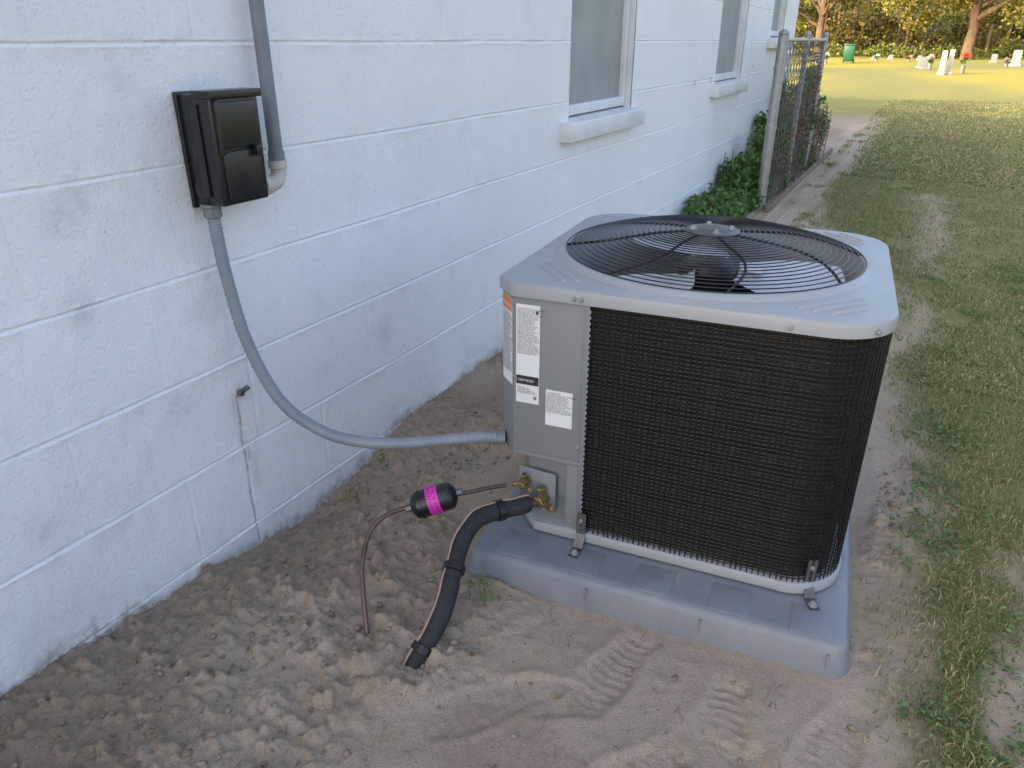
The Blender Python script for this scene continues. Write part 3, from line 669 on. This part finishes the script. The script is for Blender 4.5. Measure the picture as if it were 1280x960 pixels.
# suction line
sl=empty('insulated_suction_line')
sp=crom([(-.676,1.338,.178),(-.700,1.305,.180),(-.728,1.268,.182),(-.752,1.222,.180),(-.757,1.165,.160),(-.743,1.10,.125),(-.727,1.045,.095),(-.722,.991,.055),(-.733,.93,.008),(-.742,.90,-.04)],12)
def rs(i,s):
    r=.0210+.0010*math.sin(s*23)+.0005*math.sin(s*71)
    for q in (.075,.30): r-=.003*math.exp(-((s-q)/.006)**2)
    return r if s>.004 else .018
sweep('foam_sleeve',sp,rs,m_foam,sl,24)
cyl('suction_copper',(-.655,1.365,.176),sp[1],.011,m_copper,sl,20)
ws=[]
for i,p in enumerate(sp):
    t_=(sp[min(i+1,len(sp)-1)]-sp[max(i-1,0)]).normalized(); side=Vector((-.55,-.55,.62))
    side=(side-t_*side.dot(t_)).normalized(); ws.append(p+side*(.0228+.001*math.sin(i*.4)))
wires('sleeve_wire',[(ws,False)],.0026,m_stripe,sl,2)
for q in (22,60,92):
    p=sp[q]; t_=(sp[q+1]-sp[q-1]).normalized(); lathe('tape_band',p-t_*.009,p+t_*.009,[(0,.0222),(.001,.0262),(.017,.0262),(.018,.0222)],m_blk,sl,24)
# ---------------------------------------------------------------- fence
fe=empty('chain_link_fence')
FX=-1.05; H=1.2; dm=.058; YE=8.2
spl=[]
def meshrun(f,L):
    s=0;k=0
    while s<L:
        for sg in (1,-1):
            pts=[]
            for j in range(int(H/dm)+1):
                ss=s+(sg*dm*.5 if j%2 else 0); x,y=f(min(max(ss,0),L)); o=.004*(1 if (j+k)%2 else -1)*sg
                pts.append((x+o,y+o,.02+j*dm))
            spl.append((pts,False))
        s+=dm;k+=1
meshrun(lambda s:(FX+.02*math.sin(s*1.7),6+s),YE-6); meshrun(lambda s:(FX-s,YE),.34)
wires('chain_mesh',spl,.0019,m_mesh,fe,0)
for i,(x,y) in enumerate(((FX,6.0),(FX,7.1),(FX,YE))):
    cyl(f'post_{i}',(x,y,-.1),(x,y,1.24),.036 if i==0 else .022,m_gal,fe,24); lathe(f'post_cap_{i}',(x,y,1.24),(x,y,1.3),[(0,.04 if i==0 else .026),(.012,.036 if i==0 else .023),(.028,.015)],m_gal,fe,24)
cyl('top_rail',(FX,6,1.2),(FX,YE,1.2),.017,m_gal,fe,16); cyl('top_rail_return',(FX,YE,1.2),(FX-.345,YE,1.2),.017,m_gal,fe,16)
for i,z in enumerate((.2,.6,1.0)): lathe(f'tension_band_{i}',(FX,6,z),(FX,6,z+.025),[(0,.036),(0,.041),(.025,.041),(.025,.036)],m_gal,fe,24)
bx('edging_board',FX+.06,FX+.085,5.9,9.7,-.05,.05,simple('weathered_board',(.24,.17,.12),(.12,.085,.06),9,.85),.004,fe)
def cloud(n,cent,rad,size,c1,c2,up=.7,asp=.6):
    P=rng.normal(size=(n,3)); P/=np.linalg.norm(P,axis=1)[:,None]; rr=rng.random(n)**.45; P=P*rr[:,None]*np.array(rad)+np.array(cent)
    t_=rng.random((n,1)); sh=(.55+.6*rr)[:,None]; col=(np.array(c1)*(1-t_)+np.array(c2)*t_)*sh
    return leafq(P,rng.uniform(.6,1.4,n)*size,col,up,asp)
VV=[];CC=[];stems=[]
for i in range(130):
    y=5.0+4.2*random.random()**1.2; hm=.13+.66*min(1,max(0,(y-5.7)/1.6))*random.uniform(.5,1.2)
    z=random.uniform(.03,hm); x=random.uniform(-1.38,-1.10)
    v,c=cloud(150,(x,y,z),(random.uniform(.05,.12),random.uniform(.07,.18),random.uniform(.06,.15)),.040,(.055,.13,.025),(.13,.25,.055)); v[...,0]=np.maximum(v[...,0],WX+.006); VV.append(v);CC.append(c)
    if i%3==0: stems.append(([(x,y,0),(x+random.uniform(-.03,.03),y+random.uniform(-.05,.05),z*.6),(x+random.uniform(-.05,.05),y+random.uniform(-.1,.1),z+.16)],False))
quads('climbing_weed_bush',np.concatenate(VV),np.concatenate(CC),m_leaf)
VV=[];CC=[]
for i in range(30):
    y=random.uniform(6.6,9.3); z=random.uniform(.05,.95)*(1 if y<8.2 else .5); c1,c2=((.06,.12,.03),(.13,.20,.06)) if random.random()<.5 else ((.18,.12,.08),(.28,.19,.13))
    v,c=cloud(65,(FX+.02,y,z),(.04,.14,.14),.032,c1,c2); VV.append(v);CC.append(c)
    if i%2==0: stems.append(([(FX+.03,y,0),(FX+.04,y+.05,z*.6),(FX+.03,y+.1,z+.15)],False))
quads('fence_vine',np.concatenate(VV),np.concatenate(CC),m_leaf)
wires('vine_stems',stems,.003,m_bark,None,1)
# ---------------------------------------------------------------- trees
def tree(name,x,y,h,tr,cr,cz,nclump,nleaf,ls,c1,c2,limbs=7,seed=0,low=.35):
    rd=random.Random(seed); e=empty(name,(x,y,0))
    def limb(nm,p0,p1,r0,r1,wob=.1):
        P=[Vector(p0).lerp(Vector(p1),q/8)+Vector((rd.uniform(-wob,wob),rd.uniform(-wob,wob),0))*(q not in(0,)) for q in range(9)]
        P=crom(P,3); n=len(P); sweep(nm,P,lambda i,s:(r0+(r1-r0)*i/n)*(1+.35*math.exp(-s/.3) if nm=='trunk' else 1),m_bark,e,12)
        return P
    limb('trunk',(0,0,-.2),(rd.uniform(-.3,.3),0,h*.55),tr,tr*.45,.08)
    tips=[]
    for i in range(limbs):
        a=i*2.4+rd.uniform(-.4,.4); z0=h*rd.uniform(.18,.4); r_=cr*rd.uniform(.6,.95); tip=(r_*math.cos(a),r_*math.sin(a),cz+rd.uniform(-.15,.35)*h*.5)
        limb(f'limb_{i}',(0,0,z0),tip,tr*.4,tr*.1,.15); tips.append(tip)
    VV=[];CC=[]
    for i in range(nclump):
        if i<len(tips)*2: c=tips[i%len(tips)]; c=(c[0]+rd.uniform(-.6,.6),c[1]+rd.uniform(-.6,.6),c[2]+rd.uniform(-.5,.5))
        else:
            a=rd.uniform(0,6.28); q=rd.random()**.5*cr; zz_=cz+rd.uniform(-low,.5)*h*.7*math.sqrt(max(.05,1-(q/cr)**2)); c=(q*math.cos(a),q*math.sin(a),zz_)
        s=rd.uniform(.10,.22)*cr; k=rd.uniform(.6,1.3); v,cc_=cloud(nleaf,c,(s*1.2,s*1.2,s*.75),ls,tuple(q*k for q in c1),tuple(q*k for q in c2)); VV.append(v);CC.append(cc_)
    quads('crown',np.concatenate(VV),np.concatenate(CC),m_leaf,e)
tree('oak_tree',1.2,63,10,.40,7,5.0,85,240,.24,(.11,.12,.02),(.29,.25,.05),9,4,.46)
tree('oak_tree',-9,66,11,.32,5,5.5,60,230,.24,(.11,.12,.02),(.26,.24,.05),7,5,.5)
tree('oak_tree',9,64,11,.36,6,5.5,60,230,.24,(.10,.11,.02),(.26,.24,.05),7,6,.5)
tree('unseen_shade_tree',-5.6,12.0,4.6,.16,2.0,3.0,38,160,.14,(.04,.08,.02),(.09,.14,.03),7,8,.3)  # unseen behind the house, added to cast patchy shade on the lawn
# distant tree line
tl=empty('distant_treeline'); VV=[];CC=[]
for i in range(620):
    x=random.uniform(-45,45); y=random.uniform(72,86); z=abs(random.gauss(0,1))*3.0+.2
    k=random.uniform(.25,1.7); s=random.uniform(.6,1.6)
    g=random.random(); c1=(.08*k,.09*k,.018*k); c2=((.20+.14*g)*k,.215*k,.045*k)
    v,c=cloud(120,(x,y,z),(s*1.2,s,s*.9),.32,c1,c2); VV.append(v);CC.append(c)
for i in range(170):
    x=random.uniform(-30,30); y=random.uniform(66,71); z=random.uniform(.1,.7); k=random.uniform(.5,1.4); s=random.uniform(.4,1.0)
    v,c=cloud(90,(x,y,z),(s*1.4,s,s*.7),.22,(.09*k,.12*k,.03*k),(.24*k,.26*k,.06*k)); VV.append(v);CC.append(c)
quads('foliage_mass',np.concatenate(VV),np.concatenate(CC),m_leaf,tl)
for i in range(46):
    x=random.uniform(-40,40);y=random.uniform(70,80);r_=random.uniform(.08,.2); sweep(f'trunk_{i}',crom([(x,y,-.2),(x+random.uniform(-.2,.2),y,3),(x+random.uniform(-.5,.5),y,7),(x+random.uniform(-.8,.8),y,12)],4),lambda i,s:r_*(1-s/20),m_bark,tl,8)
VV=[];CC=[]
for i in range(300):
    x=random.uniform(-60,60); y=random.uniform(88,97); z=random.uniform(0,9); v,c=cloud(60,(x,y,z),(3,1.5,2),.8,(.04,.05,.012),(.09,.10,.025)); VV.append(v);CC.append(c)
quads('deep_foliage',np.concatenate(VV),np.concatenate(CC),m_leaf,tl)
# ---------------------------------------------------------------- cemetery things
def grave(x,y,w_,h,mat,rz=0,lean=0,flowers=None):
    e=empty('gravestone',(x,y,float(hgt(np.array([x]),np.array([y]))[0])),rz)
    bx('plinth',-w_*.7,w_*.7,-.16,.16,-.05,.10,mat,.01,e)
    n=14; prof=[(-w_/2,.10),(w_/2,.10),(w_/2,h-w_*.2)]+[(w_/2*math.cos(a),h-w_*.2+w_*.2*math.sin(a)) for a in np.linspace(0.15,math.pi-.15,n)]+[(-w_/2,h-w_*.2)]
    m=len(prof); v=[(p[0],-.06,p[1]) for p in prof]+[(p[0],.06,p[1]) for p in prof]
    mesh_py('tablet',v,[tuple(range(m)),tuple(range(2*m-1,m-1,-1))]+[(i,m+i,m+(i+1)%m,(i+1)%m) for i in range(m)],mat,e)
    e.rotation_euler[1]=lean
def flowers(x,y,cols,h=.35):
    e=empty('flower_bouquet',(x,y,float(hgt(np.array([x]),np.array([y]))[0]))); cyl('vase',(0,0,0),(0,0,h*.4),.08,m_stone2,e,12)
    v,c=cloud(60,(0,0,h*.6),(.16,.16,.12),.1,(.04,.1,.02),(.08,.15,.03)); VV=[v];CC=[c]
    for cl in cols: v,c=cloud(45,(random.uniform(-.1,.1),random.uniform(-.1,.1),h*.85),(.14,.12,.10),.09,cl,cl); VV.append(v);CC.append(c)
    quads('blooms',np.concatenate(VV),np.concatenate(CC),m_leaf,e)
grave(-.10,34.5,.18,.85,m_stone); grave(.14,34.9,.16,.9,m_stone,.1)
grave(-.85,40,.26,.5,m_stone2,.1); grave(-1.1,44,.25,.4,m_stone2); grave(3.1,48,.36,.75,m_stone,-.1); grave(2.3,52,.3,.45,m_stone2)
grave(-6.3,48,.4,.65,m_stone2); grave(-4.2,58,.3,.25,m_stone2); grave(-3.3,59,.3,.3,m_stone2); grave(-1.6,60,.3,.3,m_stone2)
flowers(.62,36,[(.6,.10,.04),(.5,.05,.03)],.8); flowers(-.6,39.6,[(.7,.7,.6),(.6,.3,.3)],.6); flowers(-5.9,47.5,[(.6,.2,.1),(.7,.7,.7)],.6); flowers(2.6,46,[(.5,.3,.4)],.4)
flowers(-3.8,54,[(.7,.7,.7)],.4); flowers(-2.0,53,[(.7,.3,.3)],.35)
tb=empty('trash_bin',(-5.0,50,0)); 
def tpt(bm):
    for vv in bm.verts:
        if vv.co.z<.5: vv.co.x*=.8; vv.co.y*=.8
bx('bin_body',-.3,.3,-.33,.33,.08,.92,m_green,.03,tb,2,tpt); bx('bin_lid',-.33,.33,-.37,.35,.92,1.0,m_green,.02,tb)
for s_ in (-1,1): cyl(f'wheel_{s_}',(s_*.24,.28,.1),(s_*.30,.28,.1),.1,m_blk,tb)
bx('bin_handle',-.25,.25,.35,.41,.86,.90,m_green,.01,tb)
